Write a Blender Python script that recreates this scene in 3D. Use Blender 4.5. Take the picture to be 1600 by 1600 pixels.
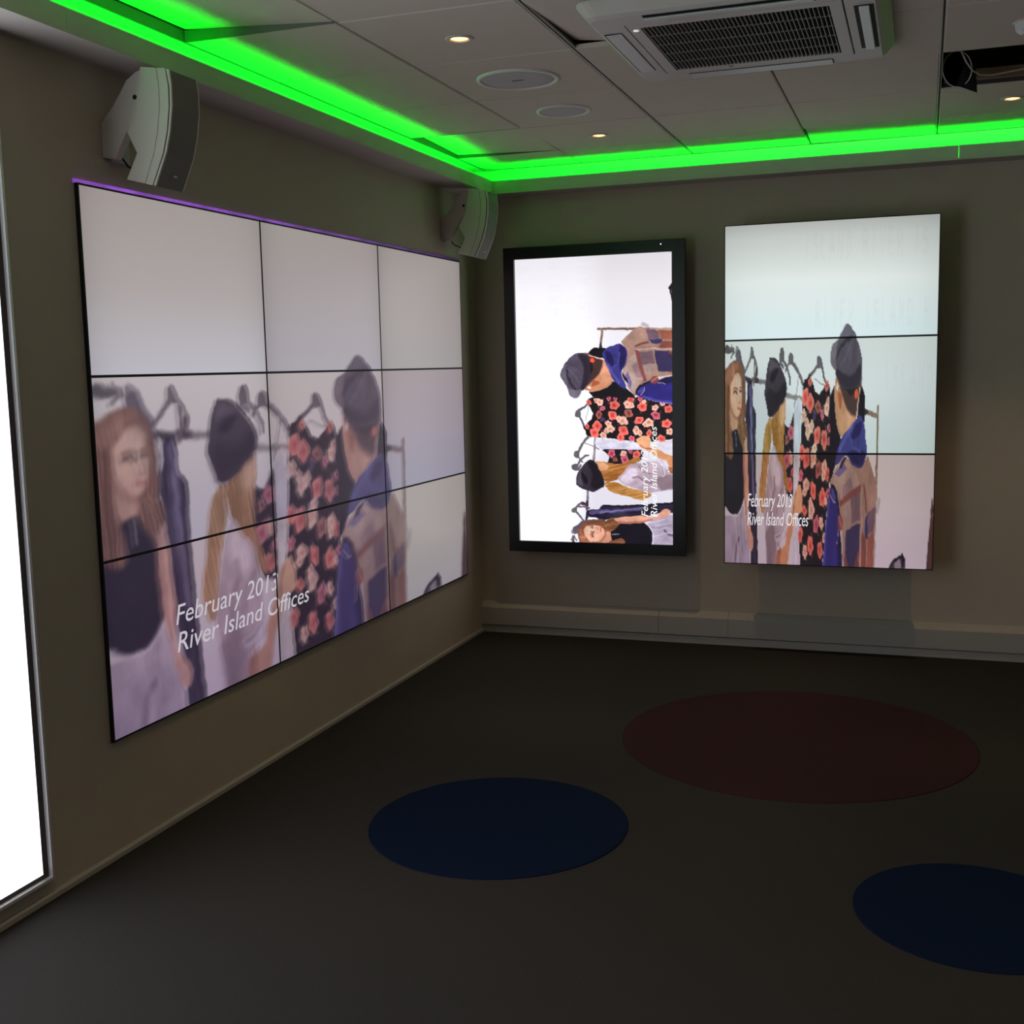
import bpy, bmesh, math, random
import numpy as np
from mathutils import Vector, Matrix, Euler
for _o in list(bpy.data.objects): bpy.data.objects.remove(_o)
scene = bpy.context.scene
COL = scene.collection
random.seed(4)
# ---------------------------------------------------------------- camera
CAM = Vector((2.3907, -6.2495, 1.5243)); YAW, PITCH, ROLL, FPX = -0.3394, -0.1242, -0.0218, 1821.32
_f = Vector((math.sin(YAW) * math.cos(PITCH), math.cos(YAW) * math.cos(PITCH), math.sin(PITCH)))
_r = _f.cross(Vector((0, 0, 1))).normalized(); _u = _r.cross(_f)
_r, _u = math.cos(ROLL) * _r + math.sin(ROLL) * _u, -math.sin(ROLL) * _r + math.cos(ROLL) * _u
cam_data = bpy.data.cameras.new('camera'); cam = bpy.data.objects.new('camera', cam_data); COL.objects.link(cam)
cam.matrix_world = Matrix(((_r.x, _u.x, -_f.x, CAM.x), (_r.y, _u.y, -_f.y, CAM.y), (_r.z, _u.z, -_f.z, CAM.z), (0, 0, 0, 1)))
cam_data.sensor_width = 36; cam_data.lens = FPX / 1600 * 36; cam_data.clip_start = .05
scene.camera = cam
# ---------------------------------------------------------------- world, exposure, light levels
w = bpy.data.worlds.new('world'); scene.world = w; w.use_nodes = True
w.node_tree.nodes['Background'].inputs[0].default_value = (.5, .5, .5, 1); w.node_tree.nodes['Background'].inputs[1].default_value = 0.02
vs = scene.view_settings; vs.view_transform = 'Standard'; vs.look = 'None'; vs.exposure = 0.0; vs.gamma = 1.0; vs.use_curve_mapping = False
LED_WALL = 2.7        # radiance of the white LED wall at the left
COVE = 25.0            # radiance of the green strips
SPOT_W = 26.0          # watts of each ceiling downlight
PURPLE = .55
# ---------------------------------------------------------------- helpers
def srgb(*c):
    return tuple(((v / 255) / 12.92 if v <= 10 else ((v / 255 + .055) / 1.055) ** 2.4) for v in c)
MATS = {}
def mat(name, col, rough=.6, metal=0.0, noise=0.0, scale=30.0, bump=0.0, emit=None, power=0.0, spec=.3):
    if name in MATS: return MATS[name]
    m = bpy.data.materials.new(name); m.use_nodes = True; nt = m.node_tree; b = nt.nodes['Principled BSDF']
    b.inputs['Base Color'].default_value = (*col, 1); b.inputs['Roughness'].default_value = rough
    b.inputs['Metallic'].default_value = metal; b.inputs['Specular IOR Level'].default_value = spec
    if noise or bump:
        tc = nt.nodes.new('ShaderNodeTexCoord'); n = nt.nodes.new('ShaderNodeTexNoise'); n.inputs['Scale'].default_value = scale
        n.inputs['Detail'].default_value = 5; nt.links.new(tc.outputs['Object'], n.inputs['Vector'])
        if noise:
            r = nt.nodes.new('ShaderNodeMapRange'); r.inputs['To Min'].default_value = 1 - noise; r.inputs['To Max'].default_value = 1 + noise
            x = nt.nodes.new('ShaderNodeVectorMath'); x.operation = 'SCALE'; x.inputs[0].default_value = col
            nt.links.new(n.outputs['Fac'], r.inputs['Value']); nt.links.new(r.outputs['Result'], x.inputs['Scale'])
            nt.links.new(x.outputs['Vector'], b.inputs['Base Color'])
        if bump:
            bp = nt.nodes.new('ShaderNodeBump'); bp.inputs['Strength'].default_value = bump; bp.inputs['Distance'].default_value = .002
            nt.links.new(n.outputs['Fac'], bp.inputs['Height']); nt.links.new(bp.outputs['Normal'], b.inputs['Normal'])
    if emit:
        b.inputs['Emission Color'].default_value = (*emit, 1); b.inputs['Emission Strength'].default_value = power
    MATS[name] = m
    return m
def mobj(name, me, m, parent=None, loc=None):
    o = bpy.data.objects.new(name, me); COL.objects.link(o)
    if m is not None and not me.materials: me.materials.append(m)
    if parent: o.parent = parent
    if loc is not None: o.location = loc
    return o
def from_bm(name, bm, m, parent=None, loc=None, smooth=False):
    me = bpy.data.meshes.new(name); bmesh.ops.recalc_face_normals(bm, faces=bm.faces[:]); bm.to_mesh(me); bm.free()
    if smooth:
        for p in me.polygons: p.use_smooth = True
    return mobj(name, me, m, parent, loc)
def add_box(bm, x0, x1, y0, y1, z0, z1, bevel=0.0):
    g = bmesh.ops.create_cube(bm, size=1); vs_ = g['verts']
    for v in vs_:
        v.co = Vector(((x0 + x1) / 2 + v.co.x * (x1 - x0), (y0 + y1) / 2 + v.co.y * (y1 - y0), (z0 + z1) / 2 + v.co.z * (z1 - z0)))
    if bevel:
        es = list({e for v in vs_ for e in v.link_edges})
        bmesh.ops.bevel(bm, geom=es, offset=bevel, segments=2, affect='EDGES', profile=.5)
def box(name, x0, x1, y0, y1, z0, z1, m, parent=None, bevel=0.0):
    bm = bmesh.new(); add_box(bm, x0, x1, y0, y1, z0, z1, bevel); return from_bm(name, bm, m, parent)
def add_prism(bm, pts, axis, a, b):
    """extrude a closed outline; pts are the two other coordinates in xyz order"""
    def mk(p, t): return {'x': (t, p[0], p[1]), 'y': (p[0], t, p[1]), 'z': (p[0], p[1], t)}[axis]
    A = [bm.verts.new(mk(p, a)) for p in pts]; B = [bm.verts.new(mk(p, b)) for p in pts]
    bm.faces.new(A); bm.faces.new(B[::-1])
    for i in range(len(pts)):
        j = (i + 1) % len(pts); bm.faces.new((A[i], B[i], B[j], A[j]))
def prism(name, pts, axis, a, b, m, parent=None, bevel=0.0):
    bm = bmesh.new(); add_prism(bm, pts, axis, a, b)
    if bevel: bmesh.ops.bevel(bm, geom=bm.edges[:], offset=bevel, segments=2, affect='EDGES', profile=.5)
    return from_bm(name, bm, m, parent)
def lathe(name, prof, m, parent=None, loc=(0, 0, 0), n=48, smooth=True):
    """(radius, z) profile turned about z"""
    bm = bmesh.new(); rings = []
    for r, z in prof:
        if r < 1e-6: rings.append([bm.verts.new((0, 0, z))])
        else: rings.append([bm.verts.new((r * math.cos(2 * math.pi * i / n), r * math.sin(2 * math.pi * i / n), z)) for i in range(n)])
    for A, B in zip(rings[:-1], rings[1:]):
        for i in range(n):
            j = (i + 1) % n
            if len(A) == 1 and len(B) == 1: continue
            if len(A) == 1: bm.faces.new((A[0], B[i], B[j]))
            elif len(B) == 1: bm.faces.new((A[i], A[j], B[0]))
            else: bm.faces.new((A[i], A[j], B[j], B[i]))
    o = from_bm(name, bm, m, parent, loc, smooth)
    return o
def tube(name, pts, r, m, parent=None, n=8):
    bm = bmesh.new(); P = [Vector(p) for p in pts]; prev = None
    for i, p in enumerate(P):
        t = (P[min(i + 1, len(P) - 1)] - P[max(i - 1, 0)]).normalized()
        a = t.cross(Vector((.31, .2, .93))).normalized(); b = t.cross(a)
        ring = [bm.verts.new(p + r * (math.cos(2 * math.pi * k / n) * a + math.sin(2 * math.pi * k / n) * b)) for k in range(n)]
        if prev:
            for k in range(n): bm.faces.new((prev[k], prev[(k + 1) % n], ring[(k + 1) % n], ring[k]))
        else: bm.faces.new(ring)
        prev = ring
    bm.faces.new(prev[::-1])
    return from_bm(name, bm, m, parent, None, True)
def thing(name, label, cat, loc=(0, 0, 0), group=None):
    o = bpy.data.objects.new(name, None); COL.objects.link(o); o.location = loc; o.empty_display_size = .1
    return tag(o, label, cat, group)
def tag(o, label, cat, group=None):
    o['label'] = label; o['category'] = cat
    if group: o['group'] = group
    return o
def struct(o):
    o['kind'] = 'structure'; return o
def keep(o, root):
    """parent without moving: the meshes are written in room coordinates"""
    o.parent = root; o.matrix_parent_inverse = Matrix.Translation(root.location).inverted(); return o
def copy_tree(root, loc):
    r = root.copy(); COL.objects.link(r); r.location = loc
    for ch in root.children:
        c = ch.copy(); COL.objects.link(c); c.parent = r
        for g in ch.children:
            d = g.copy(); COL.objects.link(d); d.parent = c
    return r
PIC = [
('P',[(560,560),(900,520),(1600,480),(1600,900),(560,900)],(238,235,238),{'soft':200}),
('P',[(-40,420),(540,480),(560,900),(-40,900)],(226,222,228),{'soft':120}),
('L',[(133,403),(234,406),(321,411)],13,(120,112,114),{'soft':4}),
('L',[(160,403),(203,406)],16,(55,48,52),{'soft':3}),
('L',[(227,406),(260,407)],16,(60,52,56),{'soft':3}),
('L',[(485,446),(545,452),(609,455)],13,(165,152,150),{'soft':4}),
('L',[(1086,493),(1140,498),(1177,501)],14,(150,120,100),{'soft':3}),
('L',[(1082,490),(1103,493)],15,(60,45,45),{'soft':3}),
('L',[(1182,478),(1173,746),(1166,930)],13,(190,165,148),{'soft':3}),
('L',[(1181,479),(1180,491)],11,(128,98,82),{'soft':3}),
('L',[(1180,504),(1179,526)],11,(128,98,82),{'soft':3}),
('L',[(1179,535),(1178,565)],11,(128,98,82),{'soft':3}),
('L',[(1178,572),(1177,602)],11,(128,98,82),{'soft':3}),
('L',[(1177,609),(1176,639)],11,(128,98,82),{'soft':3}),
('L',[(1176,648),(1174,687)],11,(128,98,82),{'soft':3}),
('L',[(1173,725),(1172,751)],11,(128,98,82),{'soft':3}),
('P',[(85,315),(107,319),(115,347),(153,380),(158,488),(122,492),(111,379),(84,347)],(92,86,96),{'soft':4}),
('P',[(87,316),(107,318),(114,343),(86,344)],(150,145,148),{'soft':3}),
('P',[(-25,318),(61,315),(66,328),(-25,332)],(110,104,108),{'soft':4}),
('P',[(204,318),(221,319),(229,344),(204,345)],(104,98,102),{'soft':2}),
('L',[(224,338),(242,356),(255,375),(252,391)],13,(104,98,102),{'soft':2}),
('L',[(233,358),(234,395),(225,417)],10,(110,90,95),{'soft':3}),
('L',[(211,340),(185,362),(155,387)],11,(104,98,102),{'soft':2}),
('L',[(251,379),(247,399)],16,(70,55,62),{'soft':3}),
('P',[(437,322),(459,326),(464,354),(450,358),(429,355)],(104,98,102),{'soft':2}),
('L',[(454,354),(485,372),(509,400),(511,414)],12,(104,98,102),{'soft':2}),
('L',[(433,358),(459,372)],9,(104,98,102),{'soft':2}),
('P',[(506,336),(530,338),(537,362),(519,365),(497,361)],(104,98,102),{'soft':2}),
('L',[(528,360),(567,378),(590,397),(612,416)],13,(104,98,102),{'soft':2}),
('L',[(502,361),(489,372),(476,383)],10,(104,98,102),{'soft':2}),
('L',[(580,392),(565,432),(545,476)],6,(150,140,140),{'soft':2}),
('L',[(609,453),(541,450)],9,(150,140,140),{'soft':3}),
('P',[(721,346),(747,347),(757,366),(753,375),(719,378),(716,365)],(104,98,102),{'soft':2}),
('L',[(753,368),(765,389),(783,411)],13,(104,98,102),{'soft':2}),
('L',[(720,372),(691,385),(654,400)],13,(104,98,102),{'soft':2}),
('L',[(774,419),(742,413),(699,407)],3,(150,150,152),{'soft':2}),
('P',[(214,408),(222,471),(242,494),(242,587),(248,702),(268,930),(215,930),(207,802),(181,701),(169,542),(159,479),(174,452),(182,412)],(44,38,58),{'soft':3,'streak':(22,1,0,0.3)}),
('P',[(210,421),(219,516),(228,693),(218,693),(201,516),(191,426)],(92,82,126),{'soft':5}),
('L',[(205,480),(218,605),(233,715)],5,(136,122,166),{'soft':5}),
('L',[(240,496),(240,605),(246,702),(264,930)],9,(20,16,26),{'soft':3}),
('P',[(173,412),(176,452),(160,477),(157,470),(158,416)],(248,246,250),{'soft':3}),
('P',[(540,494),(545,547),(542,705),(512,714),(482,696),(456,626),(464,546),(468,520),(499,530),(522,521)],(34,22,30),{'soft':3}),
('F',(522,545),22,'m'),
('F',(521,611),18,'k'),
('F',(490,618),25,'m'),
('F',(518,683),22,'r'),
('F',(490,564),12,'d'),
('F',(537,649),12,'m'),
('P',[(806,415),(823,441),(827,525),(819,682),(825,704),(804,743),(769,930),(599,930),(594,797),(571,732),(582,684),(597,592),(605,522),(612,428),(622,406),(663,393),(680,412),(708,437),(737,445),(763,432),(784,416)],(30,20,25),{'soft':2,'smooth':0}),
('F',(796,481),22,'k'),
('F',(805,463),15,'k'),
('F',(779,564),28,'r'),
('F',(761,498),15,'m'),
('F',(729,477),20,'d'),
('F',(724,554),27,'r'),
('F',(697,611),28,'k'),
('F',(705,587),17,'k'),
('F',(736,642),25,'d'),
('F',(806,652),21,'r'),
('F',(781,636),22,'k'),
('F',(778,660),15,'k'),
('F',(769,716),27,'r'),
('F',(813,704),15,'m'),
('F',(764,785),18,'k'),
('F',(724,789),25,'m'),
('F',(755,858),23,'r'),
('F',(698,698),24,'r'),
('F',(685,754),25,'k'),
('F',(676,733),15,'k'),
('F',(680,845),27,'r'),
('F',(669,467),29,'r'),
('F',(679,530),20,'k'),
('F',(653,542),22,'k'),
('F',(643,518),15,'k'),
('F',(643,613),28,'r'),
('F',(631,451),27,'r'),
('F',(619,502),19,'k'),
('F',(609,597),22,'r'),
('F',(645,683),23,'k'),
('F',(630,702),15,'k'),
('F',(630,752),19,'r'),
('F',(638,863),20,'k'),
('F',(601,818),22,'r'),
('F',(793,423),15,'r'),
('F',(816,534),15,'m'),
('F',(814,569),11,'m'),
('F',(601,658),18,'m'),
('F',(666,412),14,'r'),
('F',(701,501),12,'v'),
('F',(784,824),15,'k'),
('F',(794,725),13,'k'),
('P',[(603,458),(596,522),(591,592),(577,653),(573,697),(550,718),(541,701),(545,547),(543,494),(573,454)],(222,218,232),{'soft':3,'smooth':0}),
('P',[(580,797),(599,930),(542,930),(544,805)],(222,216,226),{'soft':4,'smooth':0}),
('P',[(850,421),(872,482),(907,548),(896,588),(862,635),(817,685),(821,613),(824,445)],(24,19,26),{'soft':2,'smooth':0}),
('P',[(1052,418),(1071,436),(1083,454),(1081,525),(1027,511),(1030,467),(1039,427)],(24,19,26),{'soft':2,'smooth':0}),
('P',[(1050,409),(1035,458),(1023,502),(993,528),(917,557),(878,533),(858,477),(848,437),(861,417),(869,402),(962,408)],(206,142,106),{'soft':3}),
('P',[(1011,502),(981,528),(926,551),(893,526),(922,500),(961,483)],(226,160,122),{'soft':14}),
('P',[(911,447),(906,478),(893,482),(881,455),(881,438)],(176,92,60),{'soft':8}),
('P',[(1046,396),(1046,427),(1030,467),(1017,502),(977,497),(936,474),(911,443),(882,411),(912,389)],(72,50,48),{'soft':12}),
('P',[(1030,396),(1020,431),(978,448),(928,430),(886,402),(912,385)],(38,28,34),{'soft':10}),
('P',[(1025,433),(1028,449),(1016,458),(1005,449),(1009,435)],(240,92,52),{'soft':3}),
('P',[(875,416),(882,424),(873,437),(868,426)],(250,232,218),{'soft':3}),
('L',[(1042,427),(1032,467),(1022,502)],5,(236,190,170),{'soft':3}),
('P',[(944,263),(973,273),(1011,297),(1042,329),(1056,361),(1056,396),(1042,419),(995,430),(936,429),(888,416),(861,393),(850,381),(829,367),(820,344),(832,320),(858,308),(875,302),(909,281)],(86,77,92),{'soft':2}),
('P',[(1047,365),(1042,414),(995,431),(936,429),(888,415),(863,393),(870,379),(937,394),(996,391)],(50,42,54),{'soft':12}),
('P',[(944,265),(973,276),(998,299),(964,303),(922,300),(879,303),(909,281)],(104,96,108),{'soft':6}),
('P',[(874,303),(862,339),(860,384),(829,367),(820,344),(832,320),(858,308)],(122,113,124),{'soft':4}),
('L',[(981,301),(939,305),(896,322),(866,348)],10,(52,44,58),{'soft':6}),
('L',[(981,301),(938,345),(899,371)],4,(108,98,112),{'soft':4}),
('L',[(1007,297),(997,333),(962,390)],4,(70,60,76),{'soft':4}),
('P',[(1106,603),(1144,639),(1176,678),(1188,709),(1173,746),(1166,802),(1161,930),(932,930),(921,804),(905,761),(893,739),(877,700),(848,689),(823,678),(865,640),(914,614),(966,613),(1008,628),(1049,635),(1078,629)],(171,134,119),{'soft':2,'smooth':0}),
('P',[(958,617),(1016,641),(1056,685),(989,706),(914,727),(877,696),(828,680),(870,640)],(186,157,144),{'soft':6,'smooth':0}),
('P',[(982,661),(1010,693),(956,714),(914,729),(923,684)],(159,126,130),{'soft':5,'smooth':0}),
('P',[(1054,694),(1056,773),(996,787),(987,712)],(124,97,105),{'soft':5,'smooth':0}),
('P',[(985,715),(994,787),(954,802),(939,757),(935,727)],(173,144,134),{'soft':5,'smooth':0}),
('P',[(1171,740),(1165,802),(1121,812),(1122,752)],(117,90,104),{'soft':5,'smooth':0}),
('P',[(1120,752),(1119,823),(1106,835),(1094,801),(1099,767)],(65,57,104),{'soft':6,'smooth':0}),
('P',[(1165,802),(1161,930),(1116,930),(1120,818)],(161,94,73),{'soft':6,'smooth':0}),
('P',[(1116,831),(1114,930),(1067,930),(1074,801)],(144,82,68),{'soft':6,'smooth':0}),
('P',[(1060,782),(1057,860),(986,930),(949,864),(954,804),(1004,792)],(60,50,87),{'soft':5,'smooth':0}),
('P',[(1054,852),(1057,930),(940,930),(947,864),(994,930)],(126,68,62),{'soft':6,'smooth':0}),
('L',[(1058,689),(989,706),(912,731)],20,(139,77,73),{'soft':6}),
('L',[(1083,681),(1097,711),(1104,750)],10,(126,72,63),{'soft':5}),
('L',[(1068,685),(1070,767),(1064,930)],7,(199,172,164),{'soft':4}),
('L',[(1112,827),(1107,930)],5,(189,151,141),{'soft':4}),
('P',[(933,626),(955,640),(899,660),(862,653),(891,636)],(119,104,154),{'soft':4,'smooth':0}),
('P',[(958,608),(937,617),(916,636),(891,640),(899,623),(933,610)],(43,30,43),{'soft':4,'smooth':0}),
('L',[(933,606),(908,618),(887,635)],6,(194,184,186),{'soft':3}),
('P',[(935,744),(950,800),(949,847),(937,930),(915,804),(901,761)],(173,139,117),{'soft':5,'smooth':0}),
('P',[(1050,501),(1069,511),(1081,525),(1092,560),(1098,595),(1080,627),(1049,637),(991,626),(958,607),(925,610),(872,629),(865,616),(892,579),(917,555),(972,534),(1027,508)],(62,57,126),{'soft':2}),
('P',[(1062,517),(1060,538),(1034,558),(992,563),(984,554),(1001,534),(1031,520)],(38,31,87),{'soft':6}),
('P',[(1087,595),(1074,625),(1045,631),(991,617),(958,597),(1025,594)],(36,30,84),{'soft':12}),
('L',[(993,528),(942,558),(896,592)],14,(87,87,164),{'soft':10}),
('L',[(980,558),(992,585),(1050,594)],8,(80,77,154),{'soft':8}),
('P',[(853,682),(877,700),(893,739),(905,799),(920,842),(932,930),(769,930),(793,828),(805,743),(822,700),(834,683)],(50,42,122),{'soft':2,'smooth':0}),
('L',[(821,721),(801,794),(779,930)],12,(84,78,172),{'soft':8}),
('L',[(848,700),(860,717)],16,(84,80,172),{'soft':8}),
('L',[(838,683),(861,689),(878,705),(895,739),(902,761)],9,(28,18,36),{'soft':4}),
('P',[(905,799),(920,842),(928,930),(899,930),(888,838)],(34,27,66),{'soft':14,'smooth':0}),
('L',[(873,728),(852,724),(829,708)],4,(190,170,190),{'soft':2}),
('P',[(914,761),(928,778),(923,800),(905,804),(891,787),(893,765)],(138,72,72),{'soft':4}),
('L',[(901,767),(913,787),(919,797)],6,(196,128,118),{'soft':3}),
('L',[(919,804),(923,838),(934,930)],7,(224,212,214),{'soft':3}),
('L',[(892,799),(892,829),(886,840)],4,(190,170,180),{'soft':2}),
('P',[(475,456),(480,475),(475,520),(467,573),(469,608),(491,652),(504,681),(498,705),(469,678),(446,634),(396,594),(374,554),(373,505),(430,475)],(178,118,60),{'soft':3,'streak':(42,1,0.25,0.55)}),
('P',[(475,457),(477,493),(460,528),(434,519),(430,488),(451,470)],(222,164,118),{'soft':8}),
('P',[(392,581),(418,608),(459,643),(473,696),(484,796),(488,826),(454,839),(420,860),(416,930),(353,930),(327,825),(315,755),(335,677),(350,633),(366,598)],(190,168,178),{'soft':3}),
('P',[(383,594),(418,621),(444,652),(436,687),(393,677),(358,633)],(214,198,210),{'soft':12}),
('L',[(393,664),(397,695),(372,730),(364,795)],9,(138,114,124),{'soft':8}),
('L',[(453,696),(427,717),(415,760)],8,(148,124,134),{'soft':8}),
('P',[(394,795),(412,930),(353,930),(331,820)],(150,126,134),{'soft':14}),
('P',[(479,796),(483,826),(445,841),(411,838),(399,821),(437,813)],(216,204,214),{'soft':5}),
('L',[(470,802),(441,823),(407,825)],5,(150,132,142),{'soft':4}),
('P',[(365,507),(368,536),(364,576),(349,615),(331,677),(315,751),(298,759),(280,729),(277,689),(294,632),(304,579),(320,535),(344,509)],(196,138,72),{'soft':3,'streak':(40,1,0.22,0.6)}),
('P',[(550,792),(525,835),(492,930),(416,930),(450,864),(487,843),(496,804),(521,783)],(216,150,104),{'soft':4,'smooth':0}),
('P',[(454,851),(437,930),(412,930),(420,864)],(160,92,60),{'soft':8,'smooth':0}),
('P',[(596,683),(614,710),(614,747),(594,763),(563,760),(550,796),(512,787),(541,740),(550,710),(573,690)],(232,172,126),{'soft':3}),
('L',[(567,701),(550,731),(550,762)],7,(170,104,70),{'soft':4}),
('P',[(437,843),(454,930),(412,930)],(176,110,74),{'soft':8,'smooth':0}),
('P',[(361,344),(411,353),(450,376),(480,408),(488,431),(481,449),(449,468),(408,492),(374,501),(348,500),(335,486),(316,448),(320,410),(335,369),(350,347)],(56,48,58),{'soft':2}),
('P',[(476,408),(477,451),(434,475),(374,498),(348,496),(326,455),(347,428),(408,438)],(34,28,36),{'soft':14}),
('P',[(420,373),(412,389),(381,409),(355,406),(360,392),(390,380)],(30,22,34),{'soft':6}),
('P',[(363,350),(407,359),(433,376),(390,373),(347,383),(353,356)],(84,74,86),{'soft':8}),
('P',[(83,345),(91,325),(117,324),(133,347),(159,380),(165,443),(164,501),(132,505),(122,385)],(98,90,104),{'soft':4}),
('P',[(-8,390),(20,371),(55,355),(97,350),(131,365),(153,398),(160,456),(161,499),(141,524),(114,539),(90,564),(59,586),(-21,591)],(140,88,62),{'soft':5,'streak':(30,1,0.08,0.5)}),
('P',[(-8,395),(26,373),(75,358),(109,368),(64,399),(40,433),(30,476),(-11,489)],(172,112,86),{'soft':12,'streak':(30,1,0.2,0.5)}),
('P',[(40,424),(61,401),(95,386),(121,393),(130,422),(131,452),(129,472),(117,494),(95,501),(63,490),(44,468)],(228,172,142),{'soft':5}),
('P',[(89,396),(121,396),(130,431),(130,463),(108,452),(90,428)],(244,200,174),{'soft':14}),
('P',[(41,464),(63,490),(96,502),(100,524),(87,539),(54,535),(39,512)],(212,152,122),{'soft':5}),
('P',[(44,468),(63,490),(96,502),(98,512),(68,502),(45,486)],(178,112,86),{'soft':9}),
('L',[(69,437),(83,434),(96,439)],8,(96,62,52),{'soft':4}),
('L',[(67,427),(84,424),(100,429)],5,(140,90,68),{'soft':4}),
('L',[(117,435),(127,435)],7,(96,62,52),{'soft':4}),
('L',[(115,426),(128,426)],4,(140,90,68),{'soft':4}),
('L',[(116,448),(121,462),(111,465)],5,(196,132,104),{'soft':4}),
('L',[(99,481),(111,480),(121,482)],7,(190,96,88),{'soft':4}),
('P',[(58,542),(106,542),(141,577),(154,603),(158,668),(159,709),(115,757),(53,764),(3,744),(-29,730),(-29,603),(26,581)],(27,23,34),{'soft':5}),
('P',[(-18,428),(38,424),(40,477),(40,521),(57,559),(67,594),(46,615),(4,601),(-35,602)],(134,84,58),{'soft':6,'streak':(44,1,0.05,0.6)}),
('P',[(113,507),(140,503),(170,528),(174,566),(155,593),(120,565),(104,538)],(142,94,62),{'soft':6,'streak':(50,1,0.3,0.7)}),
('L',[(85,546),(89,570),(90,580)],4,(170,160,168),{'soft':4}),
('P',[(170,555),(180,587),(185,649),(191,706),(186,776),(212,811),(230,839),(221,863),(198,860),(180,823),(164,758),(151,697),(147,644),(148,595),(157,573)],(226,164,136),{'soft':3}),
('L',[(155,586),(151,648),(156,701),(170,762)],9,(178,112,92),{'soft':6}),
('P',[(144,738),(166,762),(180,823),(198,862),(205,930),(-25,930),(-25,768),(86,773),(125,760)],(182,170,186),{'soft':4,'smooth':0}),
('L',[(129,762),(126,801),(139,832),(144,866)],8,(150,134,152),{'soft':7}),
('L',[(114,832),(93,853),(76,930)],9,(112,94,110),{'soft':6}),
('L',[(78,775),(96,823),(111,930)],7,(206,196,210),{'soft':7}),
('L',[(152,747),(157,780),(174,832)],8,(206,196,210),{'soft':6}),
('P',[(1282,904),(1296,891),(1319,880),(1349,869),(1383,864),(1399,876),(1404,902)],(70,62,76),{'soft':5,'smooth':0}),
('L',[(1288,900),(1311,883),(1345,872),(1379,867)],9,(30,24,30),{'soft':3}),
('L',[(1379,867),(1389,877),(1384,890)],14,(26,20,26),{'soft':3}),
('P',[(1328,902),(1327,883),(1361,877),(1370,901)],(170,160,172),{'soft':5}),
('P',[(1588,710),(1597,715),(1620,904),(1556,905),(1572,807)],(92,56,52),{'soft':4,'smooth':0}),
('L',[(1199,723),(1188,744)],20,(200,190,196),{'soft':10}),
('P',[(9,310),(29,312),(29,322),(69,326),(72,331),(24,329),(9,325)],(92,86,90),{'soft':4}),
('L',[(52,312),(69,330),(46,343)],8,(120,112,114),{'soft':3}),
]
# ---------------------------------------------------------------- the picture shown on the screens
def smooth_closed(pts, n=5):
    p = np.array(pts, float); a = np.roll(p, 1, 0); c = np.roll(p, -1, 0); d = np.roll(p, -2, 0)
    out = []
    for t in np.arange(n) / n:
        out.append(.5 * ((2 * p) + (-a + c) * t + (2 * a - 5 * p + 4 * c - d) * t * t + (-a + 3 * p - 3 * c + d) * t ** 3))
    return np.stack(out, 1).reshape(-1, 2)
def seg_dist2(X, Y, a, b):
    dx, dy = b[0] - a[0], b[1] - a[1]; l2 = dx * dx + dy * dy + 1e-9
    t = np.clip(((X - a[0]) * dx + (Y - a[1]) * dy) / l2, 0, 1)
    return (X - a[0] - t * dx) ** 2 + (Y - a[1] - t * dy) ** 2
def hnoise(a, b):
    return np.modf(np.abs(np.sin(a * 12.9898 + b * 78.233) * 43758.5453))[0]
def vnoise(x, y):
    i, j = np.floor(x), np.floor(y); f, g = x - i, y - j; f = f * f * (3 - 2 * f); g = g * g * (3 - 2 * g)
    return (hnoise(i, j) * (1 - f) + hnoise(i + 1, j) * f) * (1 - g) + (hnoise(i, j + 1) * (1 - f) + hnoise(i + 1, j + 1) * f) * g
GLYPH = {'R': [[(0, 1), (0, 0), (.7, .1), (.7, .45), (0, .5)], [(.3, .5), (.8, 1)]], 'I': [[(.3, 0), (.3, 1)]],
         'V': [[(0, 0), (.4, 1), (.8, 0)]], 'E': [[(.7, 0), (0, 0), (0, 1), (.7, 1)], [(0, .5), (.5, .5)]],
         'S': [[(.7, .1), (.1, .1), (.1, .5), (.7, .5), (.7, .95), (0, .95)]], 'L': [[(0, 0), (0, 1), (.6, 1)]],
         'A': [[(0, 1), (.4, 0), (.8, 1)], [(.15, .65), (.65, .65)]], 'N': [[(0, 1), (0, 0), (.7, 1), (.7, 0)]],
         'D': [[(0, 0), (0, 1), (.6, .85), (.7, .5), (.6, .1), (0, 0)]]}
FLOWER = {'r': ((236, 96, 84), (250, 158, 138), (176, 44, 48)), 'k': ((238, 176, 154), (250, 214, 194), (196, 108, 88)),
          'm': ((206, 88, 108), (236, 140, 150), (130, 36, 62)), 'd': ((150, 78, 72), (206, 126, 104), (92, 36, 40)),
          'v': ((70, 54, 100), (96, 80, 130), (50, 36, 80))}
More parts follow.
